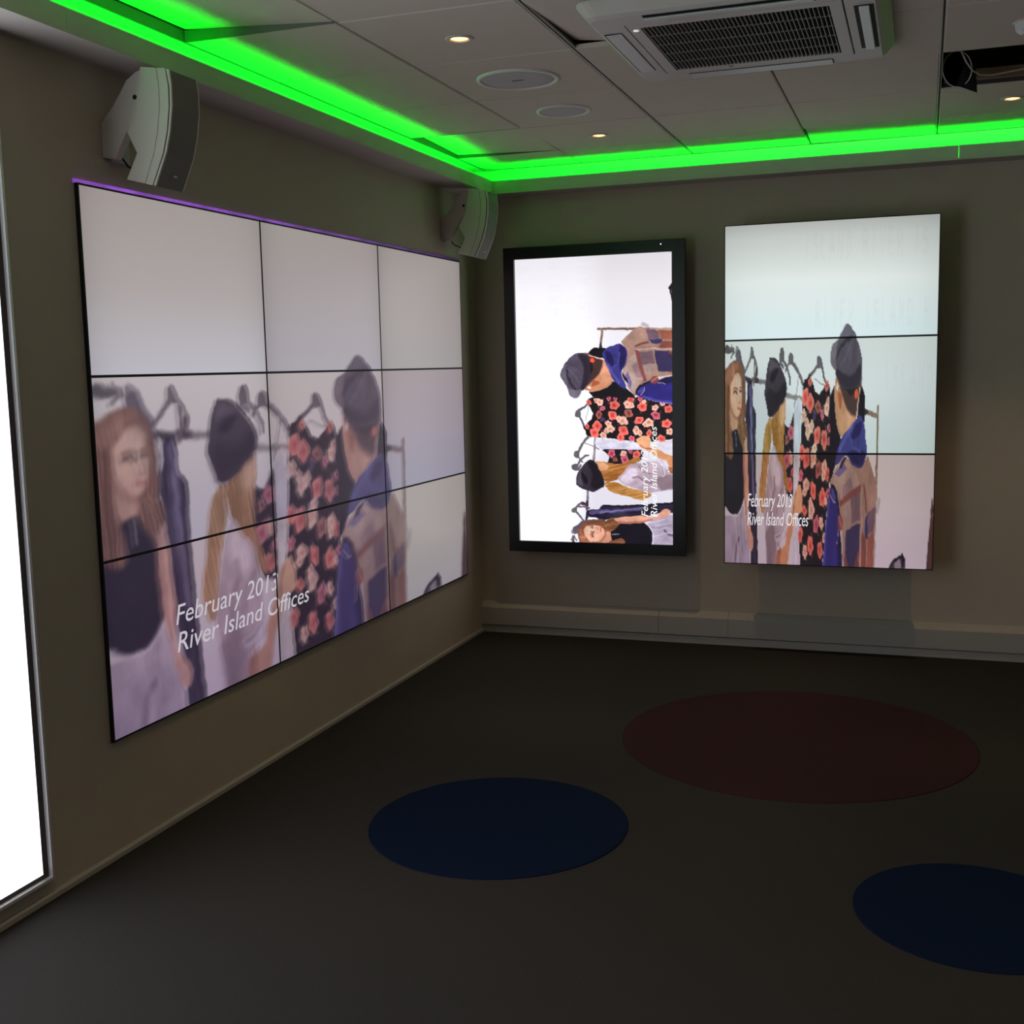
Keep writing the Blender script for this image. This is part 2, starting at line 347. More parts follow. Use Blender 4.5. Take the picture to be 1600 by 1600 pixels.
def paint_picture(xs, ys, blur=1.0, letters=.5):
    """colours (0-255) of the fashion film still at the grid xs x ys, in units of 1600 x 900"""
    W, Hh = len(xs), len(ys)
    im = np.empty((Hh, W, 3)); im[:] = (251, 250, 253)
    def box(x0, y0, x1, y1):
        i0, i1 = np.searchsorted(xs, (x0, x1)); j0, j1 = np.searchsorted(ys, (y0, y1))
        if i1 <= i0 or j1 <= j0: return None
        return slice(j0, j1), slice(i0, i1), WX[j0:j1, i0:i1], WY[j0:j1, i0:i1]
    GX0, GY0 = np.meshgrid(xs, ys)                     # slightly wandering outlines, uneven cloth tones
    WX = GX0 + 5 * (vnoise(GX0 * .05, GY0 * .05) - .5) + 2.5 * (vnoise(GX0 * .13 + 9, GY0 * .13) - .5)
    WY = GY0 + 5 * (vnoise(GX0 * .05 + 31, GY0 * .05) - .5) + 2.5 * (vnoise(GX0 * .13, GY0 * .13 + 17) - .5)
    SH = 1 + .20 * (vnoise(GX0 * .03 + 5, GY0 * .018) - .5) + .09 * (vnoise(GX0 * .11, GY0 * .07 + 3) - .5)
    def lay(sl, alpha, col, flat=False):
        v = im[sl[0], sl[1]]; v += (np.asarray(col, float) * (1 if flat else SH[sl[0], sl[1]][..., None]) - v) * alpha[..., None]
    def line(pts, w, col, soft=2, k=1.0):
        p = np.array(pts, float); m = w + soft * 2 + 4; b = box(p[:, 0].min() - m, p[:, 1].min() - m, p[:, 0].max() + m, p[:, 1].max() + m)
        if b is None: return
        X, Y = b[2], b[3]; d = np.full(X.shape, 1e9)
        for a, c in zip(p[:-1], p[1:]): d = np.minimum(d, seg_dist2(X, Y, a, c))
        s = max(soft * blur, 1.5)
        lay(b, np.clip((w / 2 - np.sqrt(d)) / s + .5, 0, 1) * k, col)
    def poly(pts, col, soft=2, smooth=1, streak=None):
        p = smooth_closed(pts) if smooth else np.array(pts, float); m = soft * 2 + 4
        b = box(p[:, 0].min() - m, p[:, 1].min() - m, p[:, 0].max() + m, p[:, 1].max() + m)
        if b is None: return
        X, Y = b[2], b[3]; d = np.full(X.shape, 1e9); ins = np.zeros(X.shape, bool)
        for a, c in zip(p, np.roll(p, -1, 0)):
            d = np.minimum(d, seg_dist2(X, Y, a, c))
            if a[1] != c[1]:
                ins ^= ((a[1] > Y) != (c[1] > Y)) & (X < (c[0] - a[0]) * (Y - a[1]) / (c[1] - a[1]) + a[0])
        d = np.where(ins, 1, -1) * np.sqrt(d); s = max(soft * blur, 1.5)
        al = np.clip(d / s + .5, 0, 1); al = al * al * (3 - 2 * al)
        c = np.empty(X.shape + (3,)); c[:] = col
        if streak:     # hair and cloth strands, running mostly down the picture
            amp, vy, vx, fr = streak
            q = X * vy - Y * vx
            n = vnoise(q * fr * .32, Y * .012) * .6 + vnoise(q * fr * .9 + 7, Y * .02) * .4
            c += ((n - .5) * 2 * amp)[..., None]
        lay(b, al, c, soft > 100)
    def flower(cx, cy, r, t):
        base, light, dark = (np.array(v, float) for v in FLOWER[t]); m = r * 1.5
        b = box(cx - m, cy - m, cx + m, cy + m)
        if b is None: return
        X, Y = b[2], b[3]; dx, dy = X - cx, Y - cy; rad = np.hypot(dx, dy); ang = np.arctan2(dy, dx)
        k = 5 if (cx + cy) % 2 else 4; ph = (cx * 7 + cy * 3) % 6
        R = r * (.9 + .09 * np.cos(k * ang + ph) + .09 * np.cos(2 * ang + ph * 2))
        al = np.clip((R - rad) / (2.5 * blur) + .5, 0, 1)
        q = np.clip(rad / R, 0, 1); sw = .5 + .5 * np.sin(q * 9 + ang * 2 + ph)
        c = dark + (base - dark) * np.clip(q * 2.2, 0, 1)[..., None]
        c = c + (light - c) * (np.clip((q - .45) * 1.8, 0, 1) * (.35 + .65 * sw))[..., None]
        lay(b, al, c)
        for a in (ph, ph + 2.4):     # leaves
            lx, ly = cx + np.cos(a) * r * 1.15, cy + np.sin(a) * r * 1.15
            line([(lx - 4, ly - 3), (lx + 5, ly + 4)], 4, (124, 104, 84), 3, .7)
    for i, y0 in enumerate((28, 205, 372, 545, 728)):   # pale lettering repeated over the white wall
        x = 620 + 85 * (i % 3) if i < 2 else 1230 + 40 * (i % 2)
        for ch in ('RIVER ISLAND RIVER' if i % 2 else 'ISLAND RIVER ISLAND'):
            for st in GLYPH.get(ch, []):
                line([(x + a * 40, y0 + c * 66) for a, c in st], 9, (205, 203, 208), 12, .3 * letters)
            x += 62
            if x > 1540: break
    for o in PIC:
        if o[0] == 'P': poly(o[1], o[2], **o[3])
        elif o[0] == 'L': line(o[1], o[2], o[3], **o[4])
        else: flower(o[1][0], o[1][1], o[2], o[3])
    return im
# ---------------------------------------------------------------- materials
M_WALL = mat('wall_paint', (.445, .378, .305), .75, noise=.05, scale=6, bump=.05)
M_CEIL = mat('ceiling_tile', (.58, .50, .428), .8, noise=.04, scale=14, bump=.1)
M_VOID = mat('ceiling_void', (.012, .011, .011), .95)
M_TEE = mat('tee_white', (.42, .40, .37), .5)
M_TEE_M = mat('tee_grey', (.16, .15, .14), .6)
M_TEE_D = mat('tee_dark', (.05, .048, .045), .7)
M_WHITE = mat('white_plastic', (.54, .50, .45), .5)
M_WHITE2 = mat('white_plastic_cool', (.55, .55, .55), .4)
M_TRIM = mat('cove_paint', (.50, .45, .41), .6)
M_BOUNCE = mat('bounce_white', (.70, .74, .68), .7)
M_TRUNK = mat('trunking_plastic', (.37, .34, .31), .45)
M_CARPET = mat('carpet_grey', (.034, .031, .029), .95, noise=.35, scale=240, bump=.6, spec=.05)
M_BLUE = mat('carpet_blue', (.004, .010, .031), .95, noise=.35, scale=240, bump=.6, spec=.05)
M_RED = mat('carpet_maroon', (.037, .0165, .019), .95, noise=.35, scale=240, bump=.6, spec=.05)
M_BLACK = mat('gloss_black', (.008, .008, .009), .25)
M_MATT = mat('matt_black', (.012, .012, .013), .6)
M_GREY = mat('grille_cloth', (.20, .19, .175), .8, noise=.2, scale=300)
M_SILVER = mat('aluminium', (.80, .77, .78), .4, metal=.5)
M_WOOD = mat('batten_wood', (.20, .13, .07), .7, noise=.25, scale=20)
M_CABLE = mat('cable_white', (.55, .52, .45), .5)
# ---------------------------------------------------------------- room shell
RX, RY, ZC, ZT = 4.25, -8.25, 2.605, 3.0
floor = struct(box('floor', -.15, RX + .15, RY - .15, .15, -.12, 0, M_CARPET))
struct(box('wall_left', -.15, 0, RY - .15, .15, 0, ZT, M_WALL))
struct(box('wall_back', 0, RX, 0, .15, 0, ZT, M_WALL))
struct(box('wall_right', RX, RX + .15, RY - .15, .15, 0, ZT, M_WALL))
struct(box('wall_front', 0, RX, RY - .15, RY, 0, ZT, M_WALL))
# round inlays in the carpet
def inlay(name, x, y, r, m, label):
    prof = [(0, .0035), (r - .004, .0035), (r, .002), (r, -.004), (0, -.004)]
    tag(lathe(name, prof, m, None, (x, y, 0), 96, False), label, 'carpet circle')
inlay('carpet_circle', 1.0735, -2.725, .435, M_BLUE, 'dark blue carpet circle nearest the video wall, wholly in view')
inlay('carpet_circle', 1.931, -1.565, .6975, M_RED, 'large dark maroon carpet circle in front of the back wall')
inlay('carpet_circle', 2.557, -2.960, .325, M_BLUE, 'dark blue carpet circle cut by the right edge of the view')
# thin edge strip under the left wall
sk = struct(prism('baseboard_left', [(0, 0), (.012, 0), (.012, .014), (.008, .02), (0, .02)], 'y', RY, -.052, M_TRUNK))
# cable trunking along the back wall
tk = thing('cable_trunking', 'long beige cable trunking with sloped top along foot of back wall', 'trunking', (0, 0, 0))
base = prism('base_strip', [(-.001, 0), (-.044, 0), (-.044, .040), (-.001, .040)], 'x', 0, RX, M_TRUNK, tk)
xs_ = [0.0, 1.044, 1.424, 2.9, RX]
for a, b in zip(xs_[:-1], xs_[1:]):
    prism('cover', [(-.001, .044), (-.05, .044), (-.052, .047), (-.052, .145), (-.049, .149), (-.012, .176), (-.001, .177)], 'x', a + .0008, b - .0008, M_TRUNK, tk)
# ---------------------------------------------------------------- suspended ceiling
ceil = struct(box('ceiling', -.15, RX + .15, RY - .15, .15, ZT, ZT + .1, M_VOID))
XE = [.075, .63, 1.23, 1.83, 2.43, 3.03, 3.63, 4.235]
YE = [-.012, -.42] + [-.42 - .6 * k for k in range(1, 14)]
GX = {1: .003, 2: .007, 3: .003, 4: .006, 0: .002, 5: .003, 6: .008, 7: .002}
_tile = {}
def tile_mesh(wx, wy):
    k = (round(wx, 4), round(wy, 4))
    if k not in _tile:
        bm = bmesh.new(); e = .004; x, y = wx / 2, wy / 2
        lo = [bm.verts.new(p) for p in ((-x + e, -y + e, 0), (x - e, -y + e, 0), (x - e, y - e, 0), (-x + e, y - e, 0))]
        mid = [bm.verts.new(p) for p in ((-x, -y, .004), (x, -y, .004), (x, y, .004), (-x, y, .004))]
        top = [bm.verts.new(p) for p in ((-x, -y, .016), (x, -y, .016), (x, y, .016), (-x, y, .016))]
        bm.faces.new(lo); bm.faces.new(top)
        for A, B in ((lo, mid), (mid, top)):
            for i in range(4): bm.faces.new((A[i], A[(i + 1) % 4], B[(i + 1) % 4], B[i]))
        me = bpy.data.meshes.new('ceiling_tile'); bmesh.ops.recalc_face_normals(bm, faces=bm.faces[:]); bm.to_mesh(me); bm.free()
        me.materials.append(M_CEIL); _tile[k] = me
    return _tile[k]
ACX, ACY, ACH = 1.825, -2.275, .43
for i in range(len(XE) - 1):
    for j in range(len(YE) - 1):
        x0, x1, y1, y0 = XE[i] + GX[i], XE[i + 1] - GX[i + 1], YE[j] - .003, YE[j + 1] + .003
        if (i, j) == (4, 2): continue                      # the missing tile
        if i in (2, 3) and j in (3, 4):                    # tiles cut round the air conditioner
            cx = ACX - ACH + .02 if i == 2 else ACX + ACH - .02; cy = ACY + ACH - .02 if j == 3 else ACY - ACH + .02
            ox, inx = (x0, x1) if i == 2 else (x1, x0); oy, iny = (y1, y0) if j == 3 else (y0, y1)
            pts = [(ox, oy), (inx, oy), (inx, cy), (cx, cy), (cx, iny), (ox, iny)]
            bm = bmesh.new(); add_prism(bm, pts, 'z', ZC, ZC + .016)
            if (i, j) == (2, 4):                           # its corner rides up beside the runner
                for v in bm.verts: v.co.z += .030 * max(0, 1 - (v.co.x - 1.23) / .25) * (v.co.y - YE[5]) / .6
            from_bm('ceiling_tile', bm, M_CEIL, ceil); continue
        o = mobj('ceiling_tile', tile_mesh(x1 - x0, y1 - y0), M_CEIL, ceil, ((x0 + x1) / 2, (y0 + y1) / 2, ZC))
        rx, ry, dz = random.uniform(-.0012, .0012), random.uniform(-.0012, .0012), random.uniform(0, .001)
        if (i, j) == (0, 5): ry, rx, dz = .068, .004, .0205          # pushed up along the cove
        if (i, j) == (0, 1): ry, rx, dz = .034, -.026, .017        # near left corner lifted
        if (i, j) == (3, 0): rx, ry, dz = -.040, .006, .009       # lifted along its near edge
        if (i, j) == (2, 4): ry = 0
        o.rotation_euler = (rx, ry, 0); o.location.z += dz
def tee(x0, x1, y0, y1, z0, z1, m): box('ceiling_tee', x0, x1, y0, y1, z0, z1, m, ceil)
for i in range(1, 7):
    x = XE[i]; wide = GX[i] > .005
    tee(x - .0012, x + .0012, RY + .01, -.01, ZC + .007, ZC + .045, M_TEE_D)
    if wide: tee(x - .0075, x - .0025, RY + .01, -.01, ZC + .001, ZC + .012, M_TEE); tee(x + .003, x + .0055, RY + .01, -.01, ZC + .004, ZC + .012, M_TEE)
    else: tee(x - .012, x + .012, RY + .01, -.01, ZC + .0175, ZC + .019, M_TEE_D)
tee(.068, .0745, RY + .01, -.01, ZC, ZC + .038, M_TEE_M)
for j in range(1, len(YE) - 1):
    if j == 5: tee(.0755, .622, YE[j] - .0028, YE[j] + .0028, ZC, ZC + .038, M_TEE_M)
    elif j in (1, 2): tee(.0755, .622, YE[j] - .0025, YE[j] + .0025, ZC + .001, ZC + .03, M_TEE_M)
    else: tee(.0755, .622, YE[j] - .0012, YE[j] + .0012, ZC + .006, ZC + .04, M_TEE_D)
    for a in (.63, 1.23, 1.83, 2.43, 3.03, 3.63):
        if a in (1.23, 1.83) and j == 4: continue
        tee(a + .009, a + .591, YE[j] - .0012, YE[j] + .0012, ZC + .006, ZC + .04, M_TEE_D)
box('ceiling_margin', .001, .0675, RY + .001, -.001, ZC, ZC + .012, M_CEIL, ceil)
# ---------------------------------------------------------------- cove troughs with green strips
LX, LY, ZB, ZL = .165, -.145, 2.455, 2.523
t1 = struct(box('trim_1', 0, LX, RY, 0, ZB, ZB + .009, M_TRIM))
for a, b in ((RY, -3.51), (-3.508, LY)):
    box('cove_lip', LX - .008, LX, a, b, ZB + .0092, ZL, M_TRIM, t1)
box('cove_bounce_board', .001, .004, RY + .01, -.005, ZB + .0095, ZC - .0005, M_BOUNCE, t1)  # white board added to bounce more green light onto the ceiling
t2 = struct(box('trim_2', LX, RX, LY, 0, ZB, ZB + .009, M_TRIM))
for a, b in ((LX, 2.528), (2.530, RX)):
    box('cove_lip', a, b, LY, LY + .008, ZB + .0092, ZL, M_TRIM, t2)
box('cove_bounce_board', .005, RX - .01, -.004, -.001, ZB + .0095, ZC - .0005, M_BOUNCE, t2)  # same added bounce board, along the back cove
M_GREEN = mat('green_led', (.02, .1, .02), .5, emit=(0.0, 1.0, .018), power=COVE)
tag(box('led_strip', .080, .112, -7.9, LY - .02, ZB + .0095, ZB + .0135, M_GREEN), 'green light strip lying in the ceiling cove above the video wall', 'light strip')
tag(box('led_strip', LX + .03, RX - .05, -.094, -.062, ZB + .0095, ZB + .0135, M_GREEN), 'green light strip lying in the ceiling cove along the back wall', 'light strip')
# ---------------------------------------------------------------- screens
def screen_mat(name='screen_picture'):
    if name in MATS: return MATS[name]
    m = bpy.data.materials.new(name); m.use_nodes = True; nt = m.node_tree; b = nt.nodes['Principled BSDF']
    b.inputs['Base Color'].default_value = (.01, .01, .012, 1); b.inputs['Roughness'].default_value = .35; b.inputs['Specular IOR Level'].default_value = .25
    a = nt.nodes.new('ShaderNodeAttribute'); a.attribute_name = 'picture'
    nt.links.new(a.outputs['Color'], b.inputs['Emission Color']); b.inputs['Emission Strength'].default_value = 1.0
    MATS[name] = m
    return m
def lin(c):
    c = np.clip(c, 0, 400) / 255
    return np.where(c <= .04045, c / 12.92, ((c + .055) / 1.055) ** 2.4)
def screen_grid(name, rgb, place, parent):
    """flat screen of (ny, nx) coloured points; place(s, t) -> room point with s right, t down in 0..1"""
    ny, nx = rgb.shape[:2]
    S, T = np.meshgrid(np.linspace(0, 1, nx), np.linspace(0, 1, ny))
    co = place(S.ravel(), T.ravel()).astype(np.float32)
    i = np.arange(ny * nx).reshape(ny, nx)
    q = np.stack([i[:-1, :-1], i[1:, :-1], i[1:, 1:], i[:-1, 1:]], -1).reshape(-1, 4)
    me = bpy.data.meshes.new(name); me.vertices.add(len(co)); me.vertices.foreach_set('co', co.ravel())
    me.loops.add(q.size); me.loops.foreach_set('vertex_index', q.ravel().astype(np.int32))
    me.polygons.add(len(q)); me.polygons.foreach_set('loop_start', np.arange(0, q.size, 4, dtype=np.int32))
    me.update(calc_edges=True)
    at = me.color_attributes.new('picture', 'FLOAT_COLOR', 'POINT')
    c = np.ones((ny * nx, 4), np.float32); c[:, :3] = lin(rgb.reshape(-1, 3)); at.data.foreach_set('color', c.ravel())
    return mobj(name, me, screen_mat(), parent)
def text_mesh(s):
    cu = bpy.data.curves.new('t', 'FONT'); cu.body = s; cu.shear = .22; cu.resolution_u = 3; cu.offset = .001
    o = bpy.data.objects.new('t', cu); COL.objects.link(o)
    bpy.context.view_layer.update()
    me = bpy.data.meshes.new_from_object(o.evaluated_get(bpy.context.evaluated_depsgraph_get()))
    bpy.data.objects.remove(o); bpy.data.curves.remove(cu)
    return me
LINES = []
for s, x0, x1, yb, cap in (('February 2013', 187, 539, 743, 35), ('River Island Offices', 187, 665, 793, 35)):
    me = text_mesh(s); v = np.array([p.co[:2] for p in me.vertices]); me2 = text_mesh('F'); ch = max(p.co.y for p in me2.vertices)
    v[:, 0] = x0 + (v[:, 0] - v[:, 0].min()) / (v[:, 0].max() - v[:, 0].min()) * (x1 - x0); v[:, 1] = yb - v[:, 1] / ch * cap
    LINES.append((s, v, [tuple(p.vertices) for p in me.polygons]))
def caption(place_pic, parent, m, clip=None):
    """the two caption lines as thin raised lettering on a screen; place_pic maps picture units to room points; clip = (x0, x1, y0, y1)"""
    for s, v, fs in LINES:
        bm = bmesh.new(); vv = [bm.verts.new((a, b, 0)) for a, b in v]
        for f in fs:
            try: bm.faces.new([vv[k] for k in f])
            except ValueError: pass
        if clip:
            for co, no in (((clip[0], 0, 0), (-1, 0, 0)), ((clip[1], 0, 0), (1, 0, 0)), ((0, clip[2], 0), (0, -1, 0)), ((0, clip[3], 0), (0, 1, 0))):
                bmesh.ops.bisect_plane(bm, geom=bm.verts[:] + bm.edges[:] + bm.faces[:], plane_co=co, plane_no=no, clear_outer=True)
        if not bm.faces: bm.free(); continue
        P = place_pic(np.array([p.co.x for p in bm.verts]), np.array([p.co.y for p in bm.verts]))
        for p, c in zip(bm.verts, P): p.co = Vector(c)
        from_bm('caption', bm, m, parent)
def ramp(t, *stops):
    """colour along t through (pos, (r, g, b)) stops"""
    return np.stack([np.interp(t, [s[0] for s in stops], [s[1][k] for s in stops]) for k in range(3)], -1)
# --- nine-panel video wall on the left wall
VY0, VY1, VZ0, VZ1 = -3.3215, -.2759, .3762, 2.0937      # far left .. right, bottom .. top
NPX, NPY = 210, 124
pic = paint_picture(np.linspace(0, 1600, 3 * NPX), np.linspace(0, 900, 3 * NPY), blur=3.0, letters=.10)
gh = paint_picture(np.linspace(12, 1612, 3 * NPX), np.linspace(-3, 897, 3 * NPY), blur=3.0, letters=.10)
pic = pic * .66 + gh * .34
pic = pic * .72 + pic.mean(-1, keepdims=True) * .28
vw = thing('video_wall', 'nine-panel video wall on left wall showing people at a clothes rack', 'video wall', (0, -1.8, 0))
WHITE_L = {(0, 0): ((160, 150, 147), (170, 162, 160), (186, 184, 192)), (1, 0): ((158, 149, 145), (162, 154, 154), (168, 163, 170)), (2, 0): ((156, 149, 144), (160, 152, 149), (160, 156, 154)),
           (0, 1): ((184, 176, 178), (184, 176, 182), (178, 170, 184)), (1, 1): ((176, 166, 166), (176, 164, 170), (168, 160, 176)), (2, 1): ((158, 147, 149), (158, 149, 158), (152, 149, 164)),
           (0, 2): ((184, 170, 178), (179, 162, 176), (162, 145, 166)), (1, 2): ((178, 166, 170), (172, 158, 164), (156, 142, 154)), (2, 2): ((164, 156, 150), (164, 158, 154), (152, 146, 152))}
M_CAPL = mat('caption_dim', (.02, .02, .02), .5, emit=srgb(194, 188, 197), power=1.0)
PW, PH = (VY1 - VY0) / 3, (VZ1 - VZ0) / 3
XS = .012
for r in range(3):
    for c in range(3):
        ya, yb, zt, zb = VY0 + c * PW, VY0 + (c + 1) * PW, VZ1 - r * PH, VZ1 - (r + 1) * PH
        bl, br = (.0065 if c == 0 else .0043), (.005 if c == 2 else .0043); bt, bb = (.006 if r == 0 else .0043), (.006 if r == 2 else .0043)
        bm = bmesh.new(); add_box(bm, .001, XS - .003, ya, yb, zb, zt)
        add_box(bm, XS - .003, XS + .001, ya, ya + bl, zb, zt); add_box(bm, XS - .003, XS + .001, yb - br, yb, zb, zt)
        add_box(bm, XS - .003, XS + .001, ya + bl, yb - br, zt - bt, zt); add_box(bm, XS - .003, XS + .001, ya + bl, yb - br, zb, zb + bb)
        pn = from_bm('display_panel', bm, M_MATT); keep(pn, vw)
        sub = pic[r * NPY:(r + 1) * NPY, c * NPX:(c + 1) * NPX] / 252
        tone = ramp(np.linspace(0, 1, NPY), *zip((0, .5, 1), WHITE_L[(c, r)]))[:, None, :]
        edge = 1 - .10 * np.exp(-np.linspace(0, 1, NPX) * 14) - .08 * np.exp(-(1 - np.linspace(0, 1, NPX)) * 14)
        rgb = (sub * (tone - 17) + 17 + (1 - sub) * np.array((12, 7, 19))) * edge[None, :, None]
        def place(s, t, ya=ya + bl, yb=yb - br, zt=zt - bt, zb=zb + bb): return np.stack([np.full_like(s, XS), ya + (yb - ya) * s, zt + (zb - zt) * t], -1)
        keep(screen_grid('screen', rgb, place, None), pn); pn.children[-1].matrix_parent_inverse = Matrix.Identity(4)
        def pp(x, y): return np.stack([np.full_like(x, XS + .0006), VY0 + (VY1 - VY0) * x / 1600, VZ1 + (VZ0 - VZ1) * y / 900], -1)
        if r == 2 and c < 2:
            cl = ((ya + bl - VY0) / (VY1 - VY0) * 1600, (yb - br - VY0) / (VY1 - VY0) * 1600, 0, 900); caption(pp, pn, M_CAPL, cl)
# purple glowing edge along the top of the video wall
def purple_mat():
    m = bpy.data.materials.new('purple_edge'); m.use_nodes = True; nt = m.node_tree; b = nt.nodes['Principled BSDF']
    tc = nt.nodes.new('ShaderNodeTexCoord'); sp = nt.nodes.new('ShaderNodeSeparateXYZ'); mr = nt.nodes.new('ShaderNodeMapRange')
    n = nt.nodes.new('ShaderNodeTexNoise'); n.inputs['Scale'].default_value = 7; mu = nt.nodes.new('ShaderNodeMath'); mu.operation = 'MULTIPLY'
    nt.links.new(tc.outputs['Object'], sp.inputs[0]); nt.links.new(sp.outputs['Y'], mr.inputs['Value']); nt.links.new(tc.outputs['Object'], n.inputs['Vector'])
    for k, v in (('From Min', VY0), ('From Max', VY1), ('To Min', 1.9), ('To Max', .12)): mr.inputs[k].default_value = v
    nt.links.new(mr.outputs[0], mu.inputs[0]); nt.links.new(n.outputs['Fac'], mu.inputs[1]); nt.links.new(mu.outputs[0], b.inputs['Emission Strength'])
    b.inputs['Emission Color'].default_value = (.26 * PURPLE / .55, .075 * PURPLE / .55, .52 * PURPLE / .55, 1); b.inputs['Base Color'].default_value = (.1, .05, .15, 1)
    return m
pe = box('light_edge', .001, .010, VY0 - .006, VY1, VZ1 + .0005, VZ1 + .011, purple_mat()); keep(pe, vw); pe['label'] = 'thin glowing purple edge'
# --- television hung in portrait on the back wall
TX0, TX1, TZ0, TZ1, TY = .207, 1.209, .492, 2.166, -.12
SX0, SX1, SZ0, SZ1 = .2665, 1.140, .551, 2.102
tv = thing('television', 'black-framed television hung in portrait, picture lying on its side', 'television', ((TX0 + TX1) / 2, -.06, TZ0))
bm = bmesh.new(); add_box(bm, TX0 + .03, TX1 - .03, -.085, -.03, TZ0 + .03, TZ1 - .03, .008); keep(from_bm('back_cover', bm, M_MATT), tv)
bm = bmesh.new()
for a in ((TX0, SX0, TZ0, TZ1), (SX1, TX1, TZ0, TZ1), (SX0, SX1, SZ1, TZ1), (SX0, SX1, TZ0, SZ0)): add_box(bm, a[0], a[1], TY, -.085, a[2], a[3])
add_box(bm, SX0, SX1, -.098, -.085, SZ0, SZ1)
keep(from_bm('bezel', bm, M_BLACK), tv)
bm = bmesh.new(); add_box(bm, .5, .9, -.03, -.001, 1.0, 1.6, .004); keep(from_bm('wall_mount', bm, M_MATT), tv)
nx, ny = 300, 520                                                  # across and down the hung screen
U = np.linspace(1, 0, ny); V = np.linspace(0, 1, nx)               # picture right is up, picture down is right
px_of = lambda u: (u * 1600 - 155) / 1.052 + 187
py_of = lambda v: (v * 900 - 259) / 1.042 + 266
im = paint_picture(px_of(U[::-1]), py_of(V), letters=.22)                       # (nx rows of picture y, ny columns of picture x)
im = im.transpose(1, 0, 2)[::-1]                                   # rows run down the hung screen
g = ramp(np.linspace(0, 1, ny), (0, (236, 234, 238)), (.12, (250, 249, 252)), (.3, (256, 256, 262)), (1, (254, 254, 262)))[:, None, :]
im = im / 252 * g
im = (im - 128) * 1.04 + 126
def place(s, t): return np.stack([SX0 + (SX1 - SX0) * s, np.full_like(s, -.099), SZ1 + (SZ0 - SZ1) * t], -1)
keep(screen_grid('screen', im, place, None), tv); scr = [c for c in tv.children if c.name.startswith('screen')][0]
M_CAPT = mat('caption_bright', (.02, .02, .02), .5, emit=(1, 1, 1), power=1.0)
def pt(x, y):
    u, v = ((x - 187) * 1.052 + 155) / 1600, ((y - 266) * 1.042 + 259) / 900
    return np.stack([SX0 + (SX1 - SX0) * v, np.full_like(x, -.0996), SZ0 + (SZ1 - SZ0) * u], -1)
caption(pt, scr, M_CAPT)
pw = lathe('power_light', [(0, 0), (.0035, 0), (.0035, .002), (0, .002)], mat('power_led', (.2, .2, .2), .4, emit=(1, .95, .8), power=1.5), None, (0, 0, 0), 12)
pw.rotation_euler = (math.radians(90), 0, 0); pw.parent = tv; pw.location = Vector((1.083, TY - .0003, 2.142)) - tv.location
# --- three stacked panels on the back wall
DX0, DX1, DZ0, DZ1, DY = 1.430, 2.456, .481, 2.2045, -.22
dp = thing('stacked_display', 'tall display of three stacked panels hung on the back wall', 'display', ((DX0 + DX1) / 2, -.1, DZ0))
bm = bmesh.new(); add_box(bm, 1.65, 1.71, -.11, -.001, .75, 1.95); add_box(bm, 2.17, 2.23, -.11, -.001, .75, 1.95); add_box(bm, 1.60, 2.28, -.12, -.109, 1.2, 1.5)
keep(from_bm('wall_mount', bm, M_MATT), dp)
NX, NY = 250, 132
picr = paint_picture(np.linspace(0, 1600, NX), np.linspace(0, 900, 3 * NY), letters=.4)
TOP = (((0, (176, 180, 174)), (.12, (196, 203, 197)), (.5, (226, 236, 230)), (1, (216, 236, 236))),
       ((0, (206, 218, 212)), (.5, (208, 222, 220)), (1, (200, 220, 214))),
       ((0, (192, 178, 172)), (.5, (196, 180, 180)), (1, (192, 172, 182))))
M_CAPR = mat('caption_soft', (.02, .02, .02), .5, emit=srgb(226, 220, 226), power=1.0)
DH = (DZ1 - DZ0) / 3
for r in range(3):
    zt, zb = DZ1 - r * DH, DZ1 - (r + 1) * DH; e = .0045
    bm = bmesh.new(); add_box(bm, DX0 + .0, DX1, DY + .003, DY + .02, zb, zt); add_box(bm, DX0 + .04, DX1 - .04, DY + .02, -.121, zb + .02, zt - .02)
    add_box(bm, DX0, DX0 + e, DY - .001, DY + .003, zb, zt); add_box(bm, DX1 - e, DX1, DY - .001, DY + .003, zb, zt)
    add_box(bm, DX0 + e, DX1 - e, DY - .001, DY + .003, zt - e, zt); add_box(bm, DX0 + e, DX1 - e, DY - .001, DY + .003, zb, zb + e)
    pn = from_bm('display_panel', bm, M_MATT); keep(pn, dp)
    sub = picr[r * NY:(r + 1) * NY] / 252
    tone = ramp(np.linspace(0, 1, NY), *TOP[r])[:, None, :]
    sx = np.linspace(0, 1, NX); fall = (1 - .06 * np.exp(-sx * 9) - .10 * np.exp(-(1 - sx) * 6))[None, :, None]
    rgb = (sub * (tone - 12) + 12) * fall
    def place(s, t, zt=zt - e, zb=zb + e): return np.stack([DX0 + e + (DX1 - DX0 - 2 * e) * s, np.full_like(s, DY + .001), zt + (zb - zt) * t], -1)
    sc = screen_grid('screen', rgb, place, pn)
    if r == 2:
        def pr(x, y): return np.stack([DX0 + (DX1 - DX0) * x / 1600, np.full_like(x, DY + .0004), DZ1 + (DZ0 - DZ1) * y / 900], -1)
        caption(pr, pn, M_CAPR)
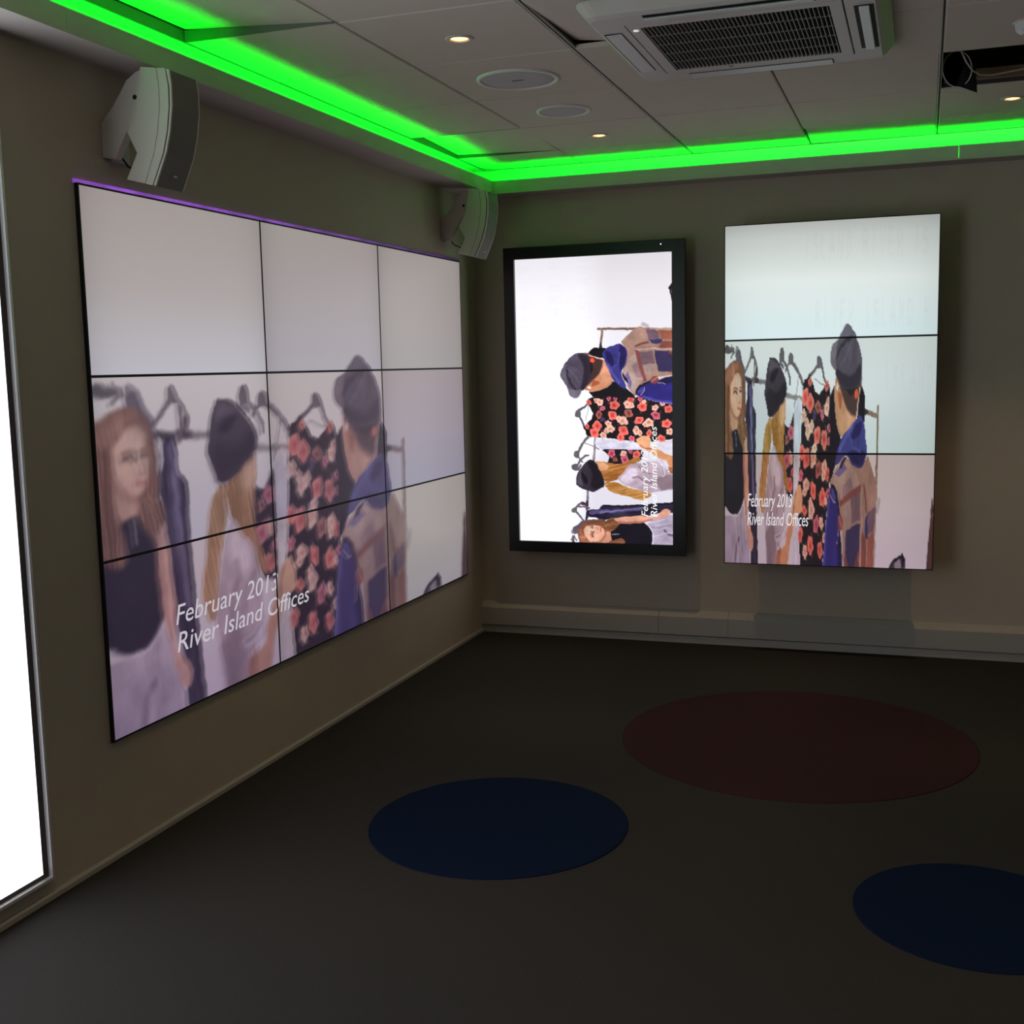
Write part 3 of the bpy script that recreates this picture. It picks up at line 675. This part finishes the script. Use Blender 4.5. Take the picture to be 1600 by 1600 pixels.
# --- white LED wall at the left
LY0, LY1, LZ0, LZ1 = -6.45, -3.629, .065, 2.41
lw = thing('led_wall', 'blank bright white LED wall in slim metal frame at left edge', 'LED wall', (0, -5, LZ0))
bm = bmesh.new(); f = .009
for a in ((LY0, LY0 + f, LZ0, LZ1), (LY1 - f, LY1, LZ0, LZ1), (LY0 + f, LY1 - f, LZ0, LZ0 + f), (LY0 + f, LY1 - f, LZ1 - f, LZ1)): add_box(bm, .001, .022, *a)
keep(from_bm('frame', bm, M_SILVER), lw)
keep(box('recess', .001, .008, LY0 + f, LY1 - f, LZ0 + f, LZ1 - f, mat('recess_brown', (.05, .036, .032), .6)), lw)
def led_mat():
    m = bpy.data.materials.new('led_pixels'); m.use_nodes = True; nt = m.node_tree; b = nt.nodes['Principled BSDF']
    tc = nt.nodes.new('ShaderNodeTexCoord'); vo = nt.nodes.new('ShaderNodeTexVoronoi'); vo.inputs['Scale'].default_value = 160; vo.inputs['Randomness'].default_value = 0
    mr = nt.nodes.new('ShaderNodeMapRange'); nt.links.new(tc.outputs['Object'], vo.inputs['Vector']); nt.links.new(vo.outputs['Distance'], mr.inputs['Value'])
    for k, v in (('From Min', 0), ('From Max', .7), ('To Min', LED_WALL * 1.15), ('To Max', LED_WALL * .85)): mr.inputs[k].default_value = v
    nt.links.new(mr.outputs[0], b.inputs['Emission Strength']); b.inputs['Emission Color'].default_value = (.84, .90, 1.0, 1); b.inputs['Base Color'].default_value = (.02, .02, .02, 1)
    return m
keep(box('screen', .0085, .012, LY0 + .03, LY1 - .036, LZ0 + .026, LZ1 - .03, led_mat()), lw)
# ---------------------------------------------------------------- wall loudspeakers
def speaker():
    t = thing('wall_speaker', '', 'loudspeaker')
    wd = .145
    side = [(.168, 2.435), (.255, 2.423), (.263, 2.373), (.262, 2.315), (.250, 2.242), (.233, 2.182), (.189, 2.089), (.097, 2.113), (.143, 2.187), (.108, 2.252), (.149, 2.318), (.156, 2.37)]
    prism('cabinet', side, 'y', 0, wd, M_WHITE, t, .002)
    fr = [(.262, 2.419), (.269, 2.417), (.2735, 2.373), (.2725, 2.315), (.2605, 2.242), (.2435, 2.182), (.199, 2.087), (.192, 2.089)]
    back = [(.2555, 2.421), (.2645, 2.373), (.2635, 2.315), (.2515, 2.242), (.2345, 2.182), (.1905, 2.090)]
    prism('front_trim', [p for p in fr[:7]] + [(x + .0025, z) for x, z in back[::-1]], 'y', .001, .007, M_WHITE, t)
    prism('front_trim', [p for p in fr[:7]] + [(x + .0025, z) for x, z in back[::-1]], 'y', wd - .007, wd - .001, M_WHITE, t)
    gr = prism('grille', [(x - .001, z - .001) for x, z in fr[1:7]] + [(x + .003, z) for x, z in back[::-1]], 'y', .0075, wd - .0075, M_GREY, t)
    bm = bmesh.new(); add_box(bm, -.0015, .0015, .070, .085, -.003, .003); bd = from_bm('badge', bm, M_WHITE2, gr); bd.location = (.2175, 0, 2.122); bd.rotation_euler = (0, math.radians(25), 0)
    seam = [(.224, 2.427), (.230, 2.373), (.229, 2.315), (.217, 2.242), (.200, 2.182), (.163, 2.096)]
    prism('seam', seam + [(x + .0014, z) for x, z in seam[::-1]], 'y', -.0004, .0015, M_TEE_D, t)
    br = [(.088, 2.376), (.104, 2.405), (.14, 2.427), (.166, 2.434), (.150, 2.372), (.142, 2.318), (.094, 2.252), (.046, 2.181), (.001, 2.187), (.001, 2.29), (.046, 2.33)]
    bk = prism('bracket', [(x - .003 if x > .05 else x, z) for x, z in br], 'y', .018, .050, M_WHITE, t, .002)
    bo = lathe('bolt', [(0, -.003), (.006, -.003), (.007, .002), (0, .002)], M_MATT, t, (.131, .018, 2.354), 16); bo.rotation_euler = (math.radians(90), 0, 0)
    box('back_plate', .001, .012, .047, wd - .01, 2.18, 2.30, M_WHITE2, t)
    box('terminal', .098, .112, .055, .085, 2.135, 2.17, M_MATT, t)
    tube('cable', [(.012, .08, 2.21), (.05, .075, 2.165), (.085, .07, 2.150), (.105, .07, 2.155)], .003, M_MATT, t)
    return t
sp1 = speaker(); sp1.location = (0, -3.2, 0); sp1['group'] = 'wall loudspeakers'
sp1['label'] = 'white curved loudspeaker on wall bracket above left end of video wall'
sp2 = copy_tree(sp1, (0, -.515, 0)); sp2['label'] = 'white curved loudspeaker in far corner, tinted green by the cove'
# ---------------------------------------------------------------- ceiling loudspeakers, downlights
def ceiling_speaker(x, y, r, label):
    t = thing('ceiling_speaker', label, 'loudspeaker', (x, y, ZC), 'round ceiling loudspeakers')
    lathe('rim', [(r - .017, 0), (r - .017, -.006), (r - .012, -.0085), (r - .003, -.007), (r, -.001), (r, 0)], mat('rim_white', (.72, .69, .65), .45), t)
    lathe('grille', [(0, -.0055), (r * .5, -.0052), (r - .02, -.003), (r - .0175, -.001), (r - .0175, 0)], mat('perforated_grille', (.47, .45, .44), .7, noise=.3, scale=500), t)
    return t
c1 = ceiling_speaker(.918, -1.905, .158, 'larger round ceiling loudspeaker, nearer the air conditioner')
bm = bmesh.new(); add_box(bm, -.022, .022, -.005, .005, -.0075, -.0055); from_bm('badge', bm, mat('badge_grey', (.12, .12, .12), .5), c1)
ceiling_speaker(.917, -1.305, .118, 'smaller round ceiling loudspeaker, nearer the back wall')
M_LAMP = mat('lamp_glow', (.8, .7, .5), .4, emit=(1.0, .50, .14), power=5.0)
def downlight(x, y, label):
    t = thing('downlight', label, 'downlight', (x, y, ZC), 'recessed ceiling downlights')
    lathe('ring', [(.030, 0), (.031, -.004), (.036, -.006), (.046, -.003), (.047, 0)], M_WHITE, t, n=32)
    lathe('lamp', [(0, -.0045), (.016, -.004), (.024, -.0015), (.029, 0)], M_LAMP, t, n=32)
    l = bpy.data.lights.new('downlight_beam', 'SPOT'); l.energy = SPOT_W; l.color = (1, .66, .36); l.spot_size = math.radians(66); l.spot_blend = .7; l.shadow_soft_size = .025
    o = bpy.data.objects.new('downlight_beam', l); COL.objects.link(o); o.parent = t; o.location = (0, 0, -.012)
downlight(.920, -2.504, 'warm recessed downlight next to the larger ceiling loudspeaker, away from the wall')
downlight(.916, -.715, 'warm recessed downlight close to the corner above the television')
downlight(2.723, -.72, 'warm recessed downlight beside the open ceiling tile at right')
for x, y, s in ((2.723, -2.504, 'warm recessed downlight beyond the right edge, level with the air conditioner'), (.92, -4.29, 'warm recessed downlight overhead on the LED wall side, above the view'), (2.723, -4.29, 'warm recessed downlight overhead to the right, above the view')): downlight(x, y, s)
# ---------------------------------------------------------------- air conditioner cassette
ac = thing('air_conditioner', 'square white ceiling air conditioner with slatted grille and side louvres', 'air conditioner', (ACX, ACY, ZC))
ZP = -.05                                                    # underside below the ceiling
def ring_mesh(prof):
    """square frame swept from (half size, z) pairs"""
    bm = bmesh.new(); rs = []
    for h, z, c in prof:
        pts = []
        for sx, sy in ((1, 1), (-1, 1), (-1, -1), (1, -1)):
            for k in range(5):
                a = math.atan2(sy, sx) - math.pi / 4 + k * math.pi / 8
                pts.append((sx * (h - c) + c * math.cos(a), sy * (h - c) + c * math.sin(a), z))
        rs.append([bm.verts.new(p) for p in pts])
    for A, B in zip(rs[:-1], rs[1:]):
        for i in range(len(A)): bm.faces.new((A[i], A[(i + 1) % len(A)], B[(i + 1) % len(B)], B[i]))
    return bm
bm = ring_mesh([(.40, .10, .01), (.40, .001, .01), (.452, -.001, .05), (.452, -.008, .05), (.425, -.042, .04), (.412, ZP, .035), (.325, ZP, .003), (.325, ZP + .004, .003)])
M_AC = mat('ac_plastic', (.50, .46, .42), .5)
from_bm('body', bm, M_AC, ac)
GH = .283
bm = ring_mesh([(.321, ZP + .006, .003), (.321, ZP, .003), (.319, ZP - .001, .003), (GH, ZP - .001, .002), (GH, ZP + .014, .002)])
from_bm('grille_frame', bm, M_AC, ac)
box('filter', -GH, GH, -GH, GH, ZP + .014, ZP + .018, mat('filter_black', (.010, .010, .010), .9), ac)
bm = bmesh.new(); add_box(bm, -.0013, .0013, -GH, GH, ZP - .001, ZP + .009); sl_me = bpy.data.meshes.new('slat'); bm.to_mesh(sl_me); bm.free(); sl_me.materials.append(mat('slat_plastic', (.22, .21, .195), .5))
for k in range(42): mobj('slat', sl_me, None, ac, (-GH + (k + .5) * 2 * GH / 42, 0, 0))
bm = bmesh.new(); add_box(bm, -GH, GH, -.0015, .0015, ZP, ZP + .004); cr_me = bpy.data.meshes.new('cross_bar'); bm.to_mesh(cr_me); bm.free(); cr_me.materials.append(MATS['slat_plastic'])
for k in range(1, 5): mobj('cross_bar', cr_me, None, ac, (0, -GH + k * 2 * GH / 5, 0))
for q in range(4):
    rot = Matrix.Rotation(q * math.pi / 2, 4, 'Z')
    bm = bmesh.new(); add_box(bm, .350, .4065, -.25, .25, ZP - .0012, ZP + .002); bm.transform(rot); sl = from_bm('air_slot', bm, mat('slot_black', (.012, .012, .012), .8), ac)
    bm = bmesh.new(); add_prism(bm, [(.364, ZP - .006), (.392, ZP - .009), (.395, ZP - .006), (.392, ZP - .003), (.366, ZP - .002)] if q in (0, 3) else [(.351, ZP - .003), (.398 + .006 * (q == 1), ZP - .006), (.402 + .004 * (q == 1), ZP - .003), (.352, ZP - .0015)], 'y', -.247, .247); bm.transform(rot); from_bm('louvre', bm, M_WHITE2, sl)
lathe('indicator', [(0, -.003), (.009, -.003), (.009, 0), (0, 0)], mat('indicator_white', (.9, .9, .9), .4, emit=(1, 1, 1), power=.5), ac, (-.300, -.262, ZP), 16)
bm = bmesh.new(); add_box(bm, -.10, -.085, .30, .306, ZP - .003, ZP - .001); from_bm('badge', bm, MATS['badge_grey'], ac)
# ---------------------------------------------------------------- open tile: duct, cable, batten; sensor
fd = thing('flexible_duct', 'black flexible duct end hanging in the open ceiling tile', 'duct', (2.49, -1.30, ZC))
ax = Vector((.10, .72, .60)).normalized(); e1 = ax.cross(Vector((0, 0, 1))).normalized(); e2 = e1.cross(ax)
def ring_pts(c, r, n=28, k=1.4): return [c + e1 * (r * math.cos(2 * math.pi * i / n)) + e2 * (r * k * math.sin(2 * math.pi * i / n)) for i in range(n)]
bm = bmesh.new(); prev = None
for s in range(9):
    c = Vector((0, 0, .012)) + ax * (s * .045); rr = .052 * (1 - .06 * (s % 2))
    ring = [bm.verts.new(p) for p in ring_pts(c, rr)]
    if prev:
        for i in range(28): bm.faces.new((prev[i], prev[(i + 1) % 28], ring[(i + 1) % 28], ring[i]))
    prev = ring
bm.faces.new(prev); from_bm('hose', bm, mat('duct_black', (.012, .013, .014), .5), fd, None, True)
rp = ring_pts(Vector((0, 0, .012)), .0525); rp.append(rp[0])
tube('rim', rp, .0022, M_CABLE, fd)
bm = bmesh.new(); A = [bm.verts.new(v) for v in ((.0, .02, -.045), (.075, .07, -.068), (.066, .05, .04), (.03, .0, .05))]; B = [bm.verts.new(v.co + Vector((.001, .002, 0))) for v in A]
bm.faces.new(A); bm.faces.new(B[::-1])
for i in range(4): bm.faces.new((A[i], A[(i + 1) % 4], B[(i + 1) % 4], B[i]))
from_bm('flap', bm, M_MATT, fd)
wr = tube('ceiling_cable', [Vector(p) - fd.location for p in ((2.497, -1.42, 2.66), (2.52, -1.37, 2.625), (2.545, -1.30, 2.606), (2.575, -1.235, 2.602), (2.62, -1.19, 2.607), (2.72, -1.15, 2.625), (2.85, -1.12, 2.65), (3.0, -1.11, 2.665))], .0035, M_CABLE, fd)  # a cable of its own, joined to the duct only by parenting
wr['label'] = 'pale separate cable passing the duct end and running to the right'
tag(box('batten', 2.445, 3.02, -1.06, -1.026, ZC + .02, ZC + .06, M_WOOD, None, .002), 'wooden batten at far edge of the open ceiling tile', 'batten')
ps = thing('ceiling_sensor', 'small white ceiling camera beside the open tile at right edge', 'camera', (2.70, -1.93, ZC))
lathe('base', [(0, -.004), (.055, -.004), (.058, 0), (0, 0)], M_WHITE, ps, n=8, smooth=False)
lathe('housing', [(0, -.040), (.030, -.040), (.046, -.028), (.050, -.004), (0, -.004)], M_WHITE2, ps, n=8, smooth=False)
ln = lathe('lens', [(0, .020), (.010, .018), (.017, .010), (.019, 0), (0, 0)], M_BLACK, ps, (.012, .008, -.036), 24); ln.rotation_euler = (math.radians(160), math.radians(10), 0)
lr = lathe('lens_ring', [(.019, 0), (.0215, .001), (.0215, .005), (.019, .006)], M_SILVER, ps, (.012, .008, -.036), 24); lr.rotation_euler = (math.radians(160), math.radians(10), 0)
